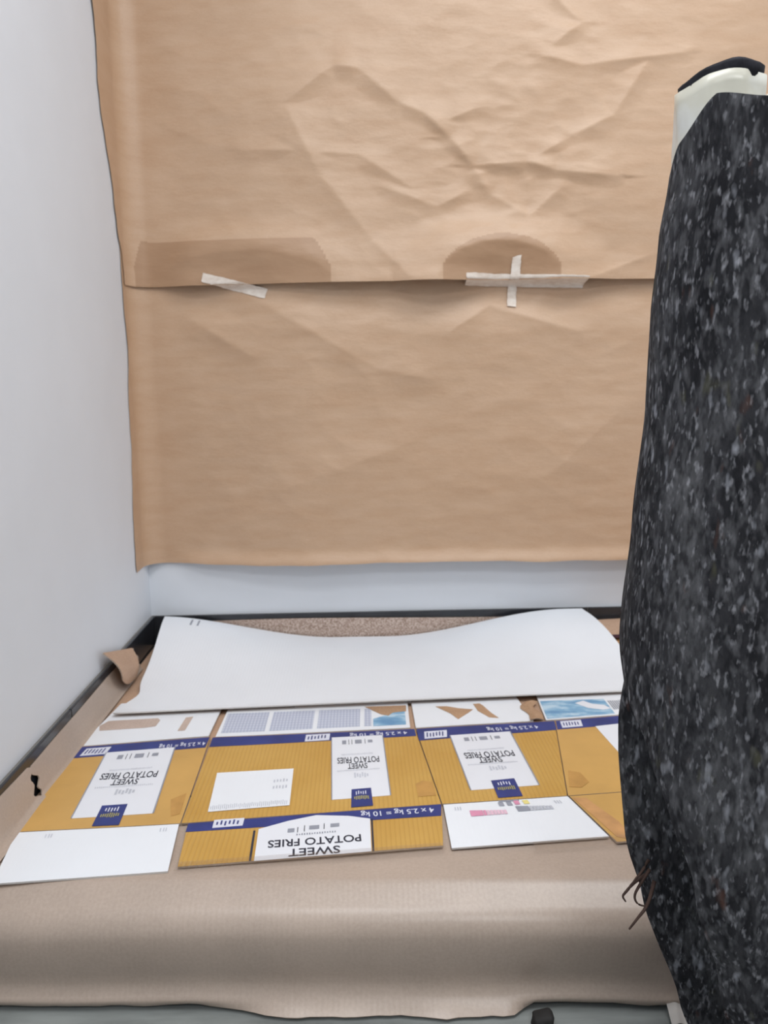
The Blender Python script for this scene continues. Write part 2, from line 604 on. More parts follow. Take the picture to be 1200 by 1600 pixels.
def paper(name, z0f, z1f, edge_f, bulge_f, x1, seed, gap, cr, rows, label):
    R = 0.055
    n_corner = 26
    us = [i / n_corner * 0.1 for i in range(n_corner)] + [0.1 + 0.9 * i / 300 for i in range(301)]
    x_arc = XL + 0.0015 + gap * 0.25 + R

    def P(u, v):
        if u >= 0.1:
            x = x_arc + (x1 - x_arc) * (u - 0.1) / 0.9
        else:
            x = x_arc
        z = z0f(x) + (z1f(x) - z0f(x)) * v
        h = gap + 0.012 + crumple(x, z, seed) + crease_h(cr, x, z) + bulge_f(x, z)
        h = max(gap + 0.002, h)
        if u >= 0.1:
            k = sst(x_arc, x_arc + 0.12, x)
            return (x, D - (h * k + (gap + 0.008) * (1 - k)), z)
        e = edge_f(z)
        fl = max(0.004, e - R)                       # flat run on the left wall, then the rounded corner
        s = u / 0.1 * (fl + R * PI / 2)
        xw, yw = XL + 0.0015 + gap * 0.25, D - gap - 0.008
        if s < fl:
            lift = 0.002 * (1 - s / fl) * (0.6 + 0.4 * math.sin(z * 9 + seed))
            return (xw + lift, yw - R - (fl - s), z)
        a = (s - fl) / R
        return (xw + R * (1 - math.cos(a)), yw - R + R * math.sin(a), z)

    o = sheet(name, P, 0, rows, 0.0008, (kraft_m, kraft_m, kraft_m), origin=(0.2, D, z0f(0.2)), us=us, flip=1)
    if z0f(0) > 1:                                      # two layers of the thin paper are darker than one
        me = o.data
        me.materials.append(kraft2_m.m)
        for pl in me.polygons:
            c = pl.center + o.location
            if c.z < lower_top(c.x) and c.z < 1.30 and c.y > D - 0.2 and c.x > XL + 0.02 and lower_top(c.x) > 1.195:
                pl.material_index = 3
    return tag(o, label, 'paper')


def dimple(x, z, cx, cz, rx, rz, h):
    """paper pulled to the wall by the tape: a hollow below an arched bulge"""
    e = math.hypot((x - cx) / rx, (z - cz) / rz)
    if e < 1:
        return h * (0.1 + 0.9 * e) if e > 0.15 else h * 0.235
    return h * (1 - sst(0.95, 2.0, e))


def bulge_up(x, z):
    b = dimple(x, z, 0.375, 1.15, 0.17, 0.105, 0.034)
    b = max(b, dimple(x, z, -0.30, 1.14, 0.25, 0.10, 0.020))
    # loose lower edge
    b += 0.006 * (1 - sst(1.155, 1.20, z)) * (0.6 + 0.4 * math.sin(x * 11))
    return b


def bulge_lo(x, z):
    b = 0.016 * (1 - sst(0.394, 0.45, z)) ** 2          # lower edge turns out
    k = math.exp(-((x - 0.36) / 0.16) ** 2)
    b -= 0.004 * k * sst(1.0, 1.15, z)
    b -= 0.010 * sst(1.02, 1.12, z)                     # passes behind the upper sheet
    return b


def edge_up(z):
    e = 0.055 + 0.045 * sst(1.16, 1.34, z) + 0.065 * sst(1.34, 1.6, z) + 0.03 * sst(1.7, 1.9, z)
    return e + 0.006 * math.sin(z * 40) * noise.noise(Vector((z * 14, 2, 1))) * 2


def edge_lo(z):
    return 0.088 - 0.02 * sst(0.85, 0.98, z) + 0.028 * (1 - sst(0.5, 0.75, z)) + 0.012 * sst(1.0, 1.1, z) + 0.004 * noise.noise(Vector((z * 20, 7, 1)))


paper('kraft_paper_sheet', lambda x: 0.394 + 0.002 * math.sin(x * 7) + 0.004 * noise.noise(Vector((x * 9, 0, 3))),
      lower_top, edge_lo, bulge_lo, 1.35, 11.0, 0.0, CRL, 200,
      'lower sheet of brown kraft paper, its bottom edge above the white wall strip')
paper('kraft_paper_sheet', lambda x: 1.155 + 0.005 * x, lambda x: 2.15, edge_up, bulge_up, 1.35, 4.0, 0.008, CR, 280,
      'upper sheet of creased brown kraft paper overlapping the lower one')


# masking tape strips on the seam
def paper_y(x, z):
    """front of the paper near the seam"""
    hu = 0.008 + 0.012 + crumple(x, z, 4.0) + crease_h(CR, x, z) + bulge_up(x, z)
    hl = 0.012 + crumple(x, z, 11.0) + crease_h(CRL, x, z) + bulge_lo(x, z)
    hu, hl = max(0.010, hu), max(0.002, hl)
    seam = 1.155 + 0.005 * x
    k = sst(seam - 0.012, seam + 0.004, z)
    return D - max(hl, hu * k + hl * (1 - k)) - 0.0016


def tape(c, label, lift=0.0, nu=30, nv=6):
    def P(u, v):
        x = (c[0][0] * (1 - u) + c[1][0] * u) * (1 - v) + (c[3][0] * (1 - u) + c[2][0] * u) * v
        z = (c[0][1] * (1 - u) + c[1][1] * u) * (1 - v) + (c[3][1] * (1 - u) + c[2][1] * u) * v
        jag = 0.002 * noise.noise(Vector((x * 90, z * 160, 2))) if u in (0, 1) or v in (0, 1) else 0
        return (x + jag, paper_y(x, z) - lift - 0.0008 * abs(noise.noise(Vector((x * 60, z * 60, 1)))), z + jag)
    o = sheet('masking_tape_strip', P, nu, nv, 0.0005, (mask_m, mask_m, mask_m),
              origin=(sum(p[0] for p in c) / 4, D, min(p[1] for p in c)))
    return tag(o, label, 'tape')


tape([(-0.414, 1.162), (-0.249, 1.118), (-0.240, 1.142), (-0.408, 1.185)], 'crooked strip of white masking tape near the left wall, alone on the seam')
tape([(0.285, 1.147), (0.604, 1.138), (0.611, 1.165), (0.285, 1.175)], 'long horizontal strip of white masking tape, lying along the paper seam under the cross')
tape([(0.400, 1.093), (0.424, 1.090), (0.428, 1.218), (0.405, 1.212)], 'short vertical strip of white masking tape that forms a cross on the seam', 0.0022, 6, 30)

# ------------------------------------------------------------------ cardboard bed on the platform
def fold_line(x):
    return 0.974 - 0.042 * (x + 0.05)


prof = [(0.30, 0.1600), (0.20, 0.1600), (0.12, 0.1600), (0.066, 0.1632), (0.061, 0.1622), (0.048, 0.1558), (0.034, 0.1482), (0.020, 0.1405), (0.010, 0.131),
        (0.003, 0.118), (0.001, 0.102), (0.002, 0.082), (0.005, 0.062), (0.008, 0.046), (0.008, 0.034), (0.004, 0.025), (-0.002, 0.018), (-0.008, 0.013), (-0.013, 0.010)]


def base_P(u, v):
    x = XL + 0.014 + (1.95 - XL) * u
    k = v * (len(prof) - 1)
    i = min(int(k), len(prof) - 2)
    f = k - i
    dy = prof[i][0] * (1 - f) + prof[i + 1][0] * f
    z = prof[i][1] * (1 - f) + prof[i + 1][1] * f
    w = noise.noise(Vector((x * 3, dy * 6, 5)))
    low = 1 - sst(0.02, 0.12, z)
    rag = 0.012 * noise.noise(Vector((x * 14, 1, 7))) + 0.006 * noise.noise(Vector((x * 50, 2, 7)))
    y = fold_line(x) + dy + 0.003 * w * (dy < 0.1) + low * 0.006 * noise.noise(Vector((x * 5, 3, 3)))
    if v > 0.90:
        t = (v - 0.90) / 0.10
        y += 0.016 * t
        y -= (0.5 * rag + 0.020 * sst(-0.26, -0.12, x) * (1 - sst(0.20, 0.235, x))) * t
        z -= 0.004 * t
    z = max(0.0045, z + 0.0012 * w * (z > 0.03))
    return (x, y, z)


vv = [0, 1 / 18, 2 / 18] + [(3 + k * 0.5) / 18 for k in range(0, 31)]
fr = thing('front_cardboard_sheet', 'wide taupe cardboard sheet folded down over the platform front to the grey floor', 'cardboard', (0.3, 0.95, 0.0))
sheet('folded_sheet', lambda u, v: base_P(u, 1 - v), 160, 0, 0.004, (taupe_m, edge_m, taupe_m), fr, vs_=[1 - a for a in reversed(vv)])
back = sheet('back_cardboard_sheet', bil([(XL + 0.016, 1.305), (1.9, 1.20), (1.9, 2.130), (XL + 0.016, 2.130)], lambda x, y: 0.1598), 4, 4, 0.004,
             (brown_m, edge_m, brown_m), origin=(0.6, 1.7, PZ))
tag(back, 'large flat brown cardboard sheet lying beneath the printed carton and white board', 'cardboard')


def strip_P(x_in, y0, y1, ztop, seed):
    pr = [(0.0, ztop), (0.003, ztop - 0.014), (0.007, ztop - 0.030), (0.012, 0.180), (0.017, 0.1695), (x_in, 0.1655)]

    def P(u, v):
        y = y0 + (y1 - y0) * v
        k = u * (len(pr) - 1)
        i = min(int(k), len(pr) - 2)
        f = k - i
        x = XL + 0.0135 + pr[i][0] * (1 - f) + pr[i + 1][0] * f
        z = pr[i][1] * (1 - f) + pr[i + 1][1] * f
        w = 0.006 * noise.noise(Vector((y * 5, seed, 1)))
        end = noise.noise(Vector((u * 4, seed, 3))) * 0.02 if v in (0, 1) else 0
        return (x + 0.25 * w * (u > 0.7), y + end, z + w * (1 - u) * 0.8)
    return P


o = sheet('cardboard_strip', strip_P(0.0225, 1.30, 1.93, 0.222, 3.0), 15, 30, 0.0025, (taupe_m, edge_m, taupe_m), origin=(XL + 0.05, 1.6, PZ))
tag(o, 'long taupe cardboard strip bent up against the left baseboard beside the carton', 'cardboard')
o = sheet('cardboard_strip', strip_P(0.030, 1.03, 1.285, 0.228, 8.0), 15, 16, 0.0025, (taupe_m, edge_m, taupe_m), origin=(XL + 0.02, 1.15, PZ))
tag(o, 'short taupe cardboard strip by the left wall at the near end', 'cardboard')

# torn scrap curling up over the left baseboard
def scrap_P(u, v):
    a = Vector((-0.5975, 1.700, 0.287)).lerp(Vector((-0.5980, 1.915, 0.224)), u)     # border along the wall, tip first
    b = Vector((-0.5720, 1.745, 0.206)).lerp(Vector((-0.5690, 1.835, 0.176)), u)     # rounded lower border
    p = a.lerp(b, v)
    p.x += 0.012 * math.sin(PI * v)
    p.z -= 0.008 * math.sin(PI * u) * v
    p.y -= 0.012 * math.sin(PI * u) * v
    return p


o = sheet('cardboard_scrap', scrap_P, 10, 10, 0.003, (brown_m, edge_m, brown_m), origin=(-0.58, 1.8, 0.186), flip=1)
tag(o, 'small torn brown cardboard scrap curling up at the left baseboard beside the white board', 'cardboard')

# speckled strip leaning on the back baseboard
o = sheet('speckled_cardboard_strip', lambda u, v: (-0.50 + 1.02 * u, 2.1365 + 0.006 * v + 0.001 * math.sin(u * 9), 0.1640 + v * (0.058 + 0.004 * math.sin(u * 5))), 24, 4, 0.003,
          (speckle_m, edge_m, speckle_m), origin=(0.0, 2.13, 0.16), flip=1)
tag(o, 'speckled pinkish brown cardboard strip leaning on the back baseboard behind the white board', 'cardboard')

# folded brown piece in the far right
rb = thing('folded_cardboard', 'warm brown folded cardboard in the back right corner beside the felt roll', 'cardboard', (0.86, 2.05, 0.164))
sheet('lower_leaf', bil([(0.66, 1.93), (1.25, 1.90), (1.25, 2.12), (0.66, 2.12)], lambda x, y: 0.1675 + 0.002 * math.sin(x * 12)), 12, 6, 0.003, (orange_m, edge_m, brown_m), rb)
sheet('upper_leaf', lambda u, v: (0.655 + 0.6 * u, 2.055 + 0.075 * v, 0.185 + 0.022 * math.sin(PI * 0.5 * v) + 0.004 * math.sin(u * 7)), 12, 6, 0.003, (brown_m, edge_m, orange_m), rb)
sheet('printed_stripe', lambda u, v: (0.665 + 0.5 * u, 2.054 - 0.001, 0.177 + 0.009 * v + 0.003 * math.sin(u * 7)), 10, 2, 0.002, (purple_ink_m, purple_ink_m, purple_ink_m), rb)


# ------------------------------------------------------------------ printed carton, opened out flat
def zc(x, y):
    return 0.1660 + 0.0010 * noise.noise(Vector((x * 4, y * 4, 2)))


CT = 0.003
ct = thing('flattened_carton', 'opened yellow and navy printed carton lying flat across the platform', 'carton', (-0.05, 1.35, 0.162))


def panel(name, c, mat, parent, label=None, nu=10, nv=8, zf=zc):
    o = sheet(name, bil(c, zf), nu, nv, CT, (mat, white_edge_m if mat is white_m else edge_m, brown_m), parent)
    if label:
        o['label'] = label
    return o


def onprint(name, c, mat, parent, lift, nu=6, nv=6, zf=zc, th=0.0003):
    return sheet(name, bil(c, lambda x, y: zf(x, y) + lift), nu, nv, th, (mat, mat, mat), parent)


p1 = panel('side_panel', [(-0.574, 1.180), (-0.311, 1.193), (-0.322, 1.514), (-0.586, 1.484)], yellow2_m, ct, 'left end panel of the carton, paler yellow')
p2 = panel('side_panel', [(-0.309, 1.193), (0.130, 1.231), (0.105, 1.530), (-0.317, 1.512)], yellow_m, ct, 'wide yellow carton panel with a blank white sticker')
p3 = panel('side_panel', [(0.132, 1.231), (0.354, 1.246), (0.409, 1.554), (0.1075, 1.530)], yellow_m, ct)
p4 = panel('side_panel', [(0.356, 1.246), (0.80, 1.285), (0.835, 1.60), (0.411, 1.554)], yellow2_m, ct, 'right end panel of the carton, half behind the felt roll')

# navy bands along the far edge of the panels
onprint('navy_band', [(-0.584, 1.434), (-0.323, 1.466), (-0.3225, 1.512), (-0.585, 1.482)], blue_m, p1, 0.0005, 8, 2)
onprint('navy_band', [(-0.3155, 1.468), (0.106, 1.495), (0.1045, 1.528), (-0.3165, 1.510)], blue_m, p2, 0.0005, 8, 2)
onprint('navy_band', [(0.110, 1.473), (0.403, 1.509), (0.408, 1.552), (0.1085, 1.528)], blue_m, p3, 0.0005, 8, 2)
onprint('navy_band', [(0.4045, 1.510), (0.83, 1.553), (0.834, 1.598), (0.4115, 1.552)], blue_m, p4, 0.0005, 8, 2)


def bars(name, at, u0, u1, v0, v1, n, fill, zf, lift, mat, parent, jit=0.25):
    """row of small unreadable printed strokes"""
    rs = []
    for k in range(n):
        a = u0 + (u1 - u0) * k / n
        b = a + (u1 - u0) / n * fill
        rs.append(rect_on(at, a, b, v0 + (v1 - v0) * jit * random.random(), v1 - (v1 - v0) * jit * random.random()))
    return print_rects(name, rs, zf, lift, [mat], None, parent)


def logo(c, parent, zf=zc):
    onprint('white_mark', c, white_ink_m, parent, 0.0009, 3, 2, zf)
    at = frame(c)
    bars('small_strokes', at, 0.10, 0.92, 0.16, 0.84, 6, 0.42, zf, 0.0012, blue_m, parent)


logo([(-0.566, 1.443), (-0.517, 1.449), (-0.515, 1.480), (-0.563, 1.474)], p1)
logo([(-0.124, 1.482), (-0.074, 1.486), (-0.073, 1.515), (-0.123, 1.512)], p2)
logo([(0.122, 1.480), (0.169, 1.486), (0.172, 1.518), (0.124, 1.513)], p3)
logo([(0.417, 1.517), (0.462, 1.522), (0.466, 1.553), (0.420, 1.548)], p4)

WT = '4 x 2.5 kg = 10 kg'
print_text('weight_lettering', WT, (-0.372, 1.480), 0.092, 0.021, 0.11, zc, 0.0010, white_ink_m, p1, 0.01)
print_text('weight_lettering', WT, (0.028, 1.509), 0.120, 0.019, 0.05, zc, 0.0010, white_ink_m, p2, 0.01)
print_text('weight_lettering', WT, (0.312, 1.522), 0.110, 0.021, 0.085, zc, 0.0010, white_ink_m, p3, 0.01)


def big_label(c, tag_c, ang, parent, tall):
    """white label with the product words, icons, emblem and a navy tag, all upside-down to the camera"""
    lb = onprint('white_label', c, label_m, parent, 0.0006, 6, 8)
    at = frame(c)
    # dark key line down both sides
    for a, b in ((-0.012, 0.006), (0.994, 1.014)):
        print_rects('key_line', [rect_on(at, a, b, 0, 1)], zc, 0.0010, [grey_ink_m], None, parent)
    w = (Vector(at(1, 0.5)) - Vector(at(0, 0.5))).length
    print_text('product_lettering', 'POTATO FRIES', at(0.49, 0.575), w * 0.78, 0.024, ang, zc, 0.0011, ink_m, parent, 0.012)
    print_text('product_lettering', 'SWEET', at(0.47, 0.475), w * 0.36, 0.021, ang, zc, 0.0011, ink_m, parent, 0.012)
    # three icons with rules between them, far end of the label
    ic = [rect_on(at, 0.20, 0.28, 0.86, 0.93), rect_on(at, 0.45, 0.58, 0.86, 0.93), rect_on(at, 0.70, 0.79, 0.87, 0.92),
          rect_on(at, 0.325, 0.335, 0.85, 0.94), rect_on(at, 0.385, 0.395, 0.85, 0.94), rect_on(at, 0.64, 0.65, 0.85, 0.94)]
    print_rects('printed_icons', ic, zc, 0.0010, [grey_ink_m, ink_m], [0, 0, 0, 1, 1, 1], parent)
    bars('small_strokes', at, 0.18, 0.78, 0.66, 0.69, 26, 0.5, zc, 0.0010, pale_ink_m, parent)
    bars('small_strokes', at, 0.10, 0.88, 0.40, 0.425, 30, 0.5, zc, 0.0010, pale_ink_m, parent)
    # grey emblem above the tag
    em = [rect_on(at, 0.40 + 0.045 * k, 0.43 + 0.045 * k, 0.29 + 0.015 * (k % 2), 0.37 - 0.012 * (k % 3)) for k in range(6)]
    print_rects('grey_emblem', em, zc, 0.0010, [pale_ink_m], None, parent)
    onprint('navy_tag', tag_c, blue_m, parent, 0.0012, 3, 4)
    ta = frame(tag_c)
    bars('tag_lettering', ta, 0.22, 0.80, 0.64, 0.88, 5, 0.40, zc, 0.0017, white_ink_m, parent)
    bars('tag_lettering', ta, 0.14, 0.88, 0.36, 0.60, 9, 0.50, zc, 0.0017, yellow_ink_m, parent)


big_label([(-0.499, 1.216), (-0.365, 1.226), (-0.385, 1.470), (-0.517, 1.455)], [(-0.456, 1.190), (-0.412, 1.192), (-0.417, 1.258), (-0.460, 1.254)], 0.06, p1, 0)
big_label([(-0.060, 1.253), (0.043, 1.263), (0.036, 1.503), (-0.069, 1.497)], [(-0.026, 1.226), (0.012, 1.230), (0.009, 1.290), (-0.026, 1.286)], 0.05, p2, 0)
big_label([(0.188, 1.273), (0.313, 1.284), (0.303, 1.506), (0.176, 1.493)], [(0.232, 1.244), (0.276, 1.248), (0.273, 1.310), (0.229, 1.304)], 0.07, p3, 0)
onprint('white_label', [(0.506, 1.300), (0.66, 1.315), (0.64, 1.545), (0.488, 1.520)], label_m, p4, 0.0006)

# blank sticker on the second panel
stk = onprint('blank_sticker', [(-0.271, 1.224), (-0.133, 1.238), (-0.137, 1.369), (-0.280, 1.360)], white_m, p2, 0.0012, 6, 6)
at = frame([(-0.271, 1.224), (-0.133, 1.238), (-0.137, 1.369), (-0.280, 1.360)])
bars('small_strokes', at, 0.76, 0.96, 0.62, 0.72, 5, 0.5, zc, 0.0016, pale_ink_m, p2)
bars('small_strokes', at, 0.76, 0.96, 0.44, 0.54, 5, 0.5, zc, 0.0016, pale_ink_m, p2)
bars('small_strokes', at, 0.02, 0.98, 0.02, 0.15, 40, 0.4, zc, 0.0016, pale_ink_m, p2)

# top flaps (far side)
f1 = panel('top_flap', [(-0.583, 1.487), (-0.3265, 1.519), (-0.323, 1.72), (-0.562, 1.70)], white_m, ct, 'white left flap with torn brown patches')
f2 = panel('top_flap', [(-0.3115, 1.514), (0.096, 1.536), (0.099, 1.72), (-0.307, 1.72)], white_m, ct, 'flap with a grey blue printed table')
f3 = panel('top_flap', [(0.108, 1.534), (0.364, 1.556), (0.352, 1.70), (0.107, 1.70)], white_m, ct, 'white flap with torn brown patches near the middle')
f4 = panel('top_flap', [(0.392, 1.558), (0.82, 1.60), (0.82, 1.70), (0.402, 1.70)], white_m, ct, 'flap with a light blue printed picture')


def torn(pts, parent, m=None):
    m = m or torn_m
    poly_sheet('torn_patch', pts, lambda x, y: zc(x, y) + 0.0009, 0.0006, (m, m, m), parent)


torn([(-0.565, 1.557), (-0.47, 1.566), (-0.45, 1.572), (-0.448, 1.602), (-0.455, 1.612), (-0.56, 1.604), (-0.572, 1.58)], f1, liner_m)
torn([(-0.397, 1.545), (-0.382, 1.547), (-0.379, 1.616), (-0.394, 1.612)], f1, liner_m)
for k in range(4):
    u0, u1 = k / 4 + 0.012, (k + 1) / 4 - 0.012
    at = frame([(-0.308, 1.516), (0.094, 1.541), (0.096, 1.642), (-0.309, 1.630)])
    if k == 3:
        u1 = 0.80
    onprint('printed_table', [at(u0, 0.12), at(u1, 0.12), at(u1, 0.98), at(u0, 0.98)], table_m, f2, 0.0005, 3, 3)
at = frame([(-0.308, 1.516), (0.094, 1.541), (0.096, 1.642), (-0.309, 1.630)])
onprint('printed_picture', [at(0.81, 0.10), at(0.985, 0.10), at(0.985, 0.86), at(0.81, 0.45)], sky_m, f2, 0.0007, 3, 3)
torn([(0.00, 1.648), (0.035, 1.606), (0.052, 1.597), (0.062, 1.612), (0.092, 1.618), (0.094, 1.650)], f2)
torn([(0.160, 1.640), (0.19, 1.600), (0.203, 1.571), (0.232, 1.606), (0.242, 1.620), (0.21, 1.628), (0.185, 1.640)], f3)
torn([(0.247, 1.650), (0.252, 1.612), (0.272, 1.577), (0.292, 1.573), (0.280, 1.600), (0.268, 1.640), (0.262, 1.652)], f3)
sf = [(0.396, 1.566), (0.60, 1.586), (0.60, 1.665), (0.402, 1.655)]
onprint('printed_picture', [(0.396, 1.564), (0.55, 1.580), (0.55, 1.660), (0.402, 1.658)], sky_m, f4, 0.0005, 5, 4)
poly_sheet('white_splash', [(0.478, 1.640), (0.50, 1.612), (0.53, 1.600), (0.55, 1.606), (0.54, 1.625), (0.515, 1.634), (0.50, 1.652)],
           lambda x, y: zc(x, y) + 0.0012, 0.0004, (label_m,) * 3, f4)
bars('barcode', frame([(0.555, 1.60), (0.64, 1.61), (0.64, 1.655), (0.555, 1.65)]), 0, 1, 0, 1, 18, 0.5, zc, 0.001, grey_ink_m, f4, 0.05)
# crumpled brown tear between the third and fourth flap
sheet('torn_edge', lambda u, v: (0.357 + 0.030 * u + 0.012 * v * math.sin(v * 7), 1.556 + 0.094 * v, 0.1675 + 0.007 * math.sin(PI * u) * (0.5 + 0.5 * math.sin(v * 9))), 5, 10, 0.002,
      (torn_m, edge_m, torn_m), ct)

# bottom flaps (near side)
b1 = panel('bottom_flap', [(-0.552, 1.045), (-0.300, 1.064), (-0.3125, 1.191), (-0.5745, 1.178)], white_m, ct, 'white near flap at the left')
b3 = panel('bottom_flap', [(0.133, 1.101), (0.388, 1.120), (0.3545, 1.244), (0.1335, 1.2285)], white_m, ct, 'white near flap with pink and grey colour marks')
b4 = panel('bottom_flap', [(0.396, 1.105), (0.78, 1.13), (0.80, 1.283), (0.358, 1.244)], yellow2_m, ct, 'yellow near flap beside the felt roll')
poly_sheet('scuffed_patch', [(0.362, 1.238), (0.400, 1.118), (0.425, 1.108), (0.418, 1.160), (0.385, 1.236)], lambda x, y: zc(x, y) + 0.0006, 0.0003, (orange_m,) * 3, b4)
poly_sheet('scuffed_patch', [(0.092, 1.256), (0.124, 1.259), (0.121, 1.306), (0.104, 1.312), (0.090, 1.300)], lambda x, y: zc(x, y) + 0.0006, 0.0002, (scuff_m,) * 3, p2)
poly_sheet('scuffed_patch', [(-0.332, 1.215), (-0.318, 1.222), (-0.322, 1.290), (-0.345, 1.270)], lambda x, y: zc(x, y) + 0.0006, 0.0002, (scuff_m,) * 3, p1)
poly_sheet('scuffed_patch', [(0.366, 1.275), (0.388, 1.272), (0.406, 1.290), (0.400, 1.325), (0.380, 1.335)], lambda x, y: zc(x, y) + 0.0007, 0.0002, (scuff_m,) * 3, p4)
at = frame([(-0.552, 1.045), (-0.300, 1.064), (-0.3125, 1.191), (-0.5745, 1.178)])
print_rects('corner_marks', [rect_on(at, a, a + 0.006, 0.84, 0.92) for a in (0.19, 0.21, 0.225, 0.89, 0.91, 0.925)], zc, 0.0008, [pale_ink_m], None, b1)
at = frame([(0.133, 1.101), (0.388, 1.120), (0.3545, 1.244), (0.1335, 1.2285)])
print_rects('corner_marks', [rect_on(at, a, a + 0.008, 0.83, 0.91) for a in (0.08, 0.10, 0.12, 0.86, 0.88, 0.90)], zc, 0.0008, [pale_ink_m], None, b3)
onprint('tag_end_print', [at(0.44, 0.965), at(0.60, 0.965), at(0.60, 1.0), at(0.435, 1.0)], grey_ink_m, b3, 0.0008, 2, 1)  # grey print where the navy tag runs on over the flap
print_rects('colour_marks', [rect_on(at, 0.425, 0.465, 0.86, 0.955), rect_on(at, 0.49, 0.53, 0.86, 0.955), rect_on(at, 0.55, 0.59, 0.87, 0.97), rect_on(at, 0.62, 0.665, 0.87, 0.97)],
            zc, 0.0009, [grey_ink_m, pink_m, key_yellow_m], [0, 0, 1, 2], b3)
rs, fm = [], []
for k in range(11):
    rs.append(rect_on(at, 0.185 + 0.025 * k, 0.185 + 0.025 * k + (0.025 if k < 3 else 0.021), 0.66, 0.80 - 0.004 * k))
    fm.append(0 if k < 5 else 1)
for k in range(11):
    rs.append(rect_on(at, 0.54 + 0.025 * k, 0.54 + 0.025 * k + (0.025 if k < 3 else 0.021), 0.70, 0.83 - 0.004 * k))
    fm.append(2 if k < 4 else 3)
print_rects('colour_ramp_marks', rs, zc, 0.0009, [pink_m, pink2_m, grey_ink_m, pale_ink_m], fm, b3)

# ------------------------------------------------------------------ second carton piece in front
cf = thing('cut_carton_front', 'separate cut carton piece with the largest label, nearest the camera between two white flaps', 'carton', (-0.08, 1.15, 0.162))


def zf2(x, y):
    return 0.1668 + 0.0008 * noise.noise(Vector((x * 4, y * 4, 8)))


fp = panel('printed_panel', [(-0.287, 1.072), (0.120, 1.107), (0.1305, 1.229), (-0.297, 1.190)], yellow_m, cf, zf=zf2)
onprint('navy_band', [(-0.2955, 1.164), (0.126, 1.192), (0.130, 1.228), (-0.2965, 1.189)], blue_m, fp, 0.0005, 8, 2, zf2)
poly_sheet('white_label', [(-0.173, 1.080), (0.007, 1.096), (0.006, 1.188), (-0.03, 1.198), (-0.085, 1.203), (-0.13, 1.188), (-0.177, 1.166)], lambda x, y: zf2(x, y) + 0.0009, 0.0003, (label_m,) * 3, fp)
for q in ([(-0.181, 1.080), (-0.1775, 1.080), (-0.1815, 1.162), (-0.185, 1.162)], [(0.0085, 1.096), (0.0115, 1.096), (0.0105, 1.187), (0.0075, 1.187)]):
    print_rects('key_line', [q], zf2, 0.0010, [ink_m], None, fp)
print_text('product_lettering', 'POTATO FRIES', (-0.083, 1.1275), 0.148, 0.020, 0.075, zf2, 0.0014, ink_m, fp, 0.015)
print_text('product_lettering', 'SWEET', (-0.082, 1.1005), 0.080, 0.020, 0.075, zf2, 0.0014, ink_m, fp, 0.015)
at = frame([(-0.173, 1.080), (0.007, 1.096), (0.006, 1.188), (-0.177, 1.170)])
print_rects('printed_icons', [rect_on(at, 0.26, 0.32, 0.76, 0.88), rect_on(at, 0.45, 0.54, 0.80, 0.92), rect_on(at, 0.64, 0.72, 0.82, 0.93),
                              rect_on(at, 0.345, 0.352, 0.74, 0.90), rect_on(at, 0.405, 0.412, 0.75, 0.94), rect_on(at, 0.58, 0.587, 0.78, 0.96)],
            zf2, 0.0014, [grey_ink_m, ink_m], [0, 0, 0, 1, 1, 1], fp)
bars('small_strokes', at, 0.34, 0.70, 0.64, 0.70, 16, 0.5, zf2, 0.0014, grey_ink_m, fp)
logo([(-0.254, 1.173), (-0.205, 1.178), (-0.205, 1.201), (-0.255, 1.197)][:4], fp, zf2)
print_text('weight_lettering', WT, (0.053, 1.2075), 0.125, 0.020, 0.075, zf2, 0.0010, white_ink_m, fp, 0.01)


# ------------------------------------------------------------------ large white board, back corners curled up
def board_P(u, v):
    fl, fr_ = Vector((-0.556, 1.622)), Vector((0.70, 1.685))
    bl_, br = Vector((-0.565, 2.132)), Vector((0.632, 2.128))
    p = fl.lerp(fr_, u).lerp(bl_.lerp(br, u), v)
    x, y = p
    # right border: corner cut back
    if u > 0.9:
        x += 0.028 * (u - 0.9) / 0.1 * math.sin(PI * min(1, v * 1.05)) * (0.4 + 0.6 * v)
    # left border: uneven
    if u < 0.06:
        x += (0.06 - u) / 0.06 * (0.018 * math.exp(-((v - 0.22) / 0.1) ** 2) - 0.0 + 0.012 * math.sin(PI * v))
    c = abs(u - 0.47) / 0.5
    curl = 0.072 * sst(0.12, 0.98, c) * sst(0.25, 1.0, v) ** 1.15
    front = 0.0035 * math.exp(-v / 0.03)
    return (x, y, 0.1715 + 0.003 * (1 - v) + curl + front + 0.0012 * noise.noise(Vector((x * 3, y * 4, 1))))


wb = sheet('white_cardboard_board', board_P, 70, 36, 0.003, (white_m, white_edge_m, brown_m), origin=(0.05, 1.9, 0.167))
for u0 in (0.066, 0.082):
    sheet('print_line', lambda u, v: Vector(board_P(u0 + 0.004 * u, 0.90 + 0.075 * v)) + Vector((0, -0.0002, 0.0007)), 1, 6, 0.0003, (grey_ink_m,) * 3, wb)
tag(wb, 'large blank white cardboard sheet at the back, its rear corners curled up against the baseboard', 'cardboard')


# ------------------------------------------------------------------ clear packing tape
def clear(c, label, zf, nu=30, nv=5, amp=0.0012):
    def P(u, v):
        x, y, z = bil(c, zf)(u, v)
        return (x, y, z + amp * abs(noise.noise(Vector((x * 70, y * 25, 4)))) + 0.0002)
    o = sheet('clear_tape_strip', P, nu, nv, 0.0002, (clear_m,) * 3, origin=(sum(p[0] for p in c) / 4, sum(p[1] for p in c) / 4, 0.166))
    return tag(o, label, 'tape')


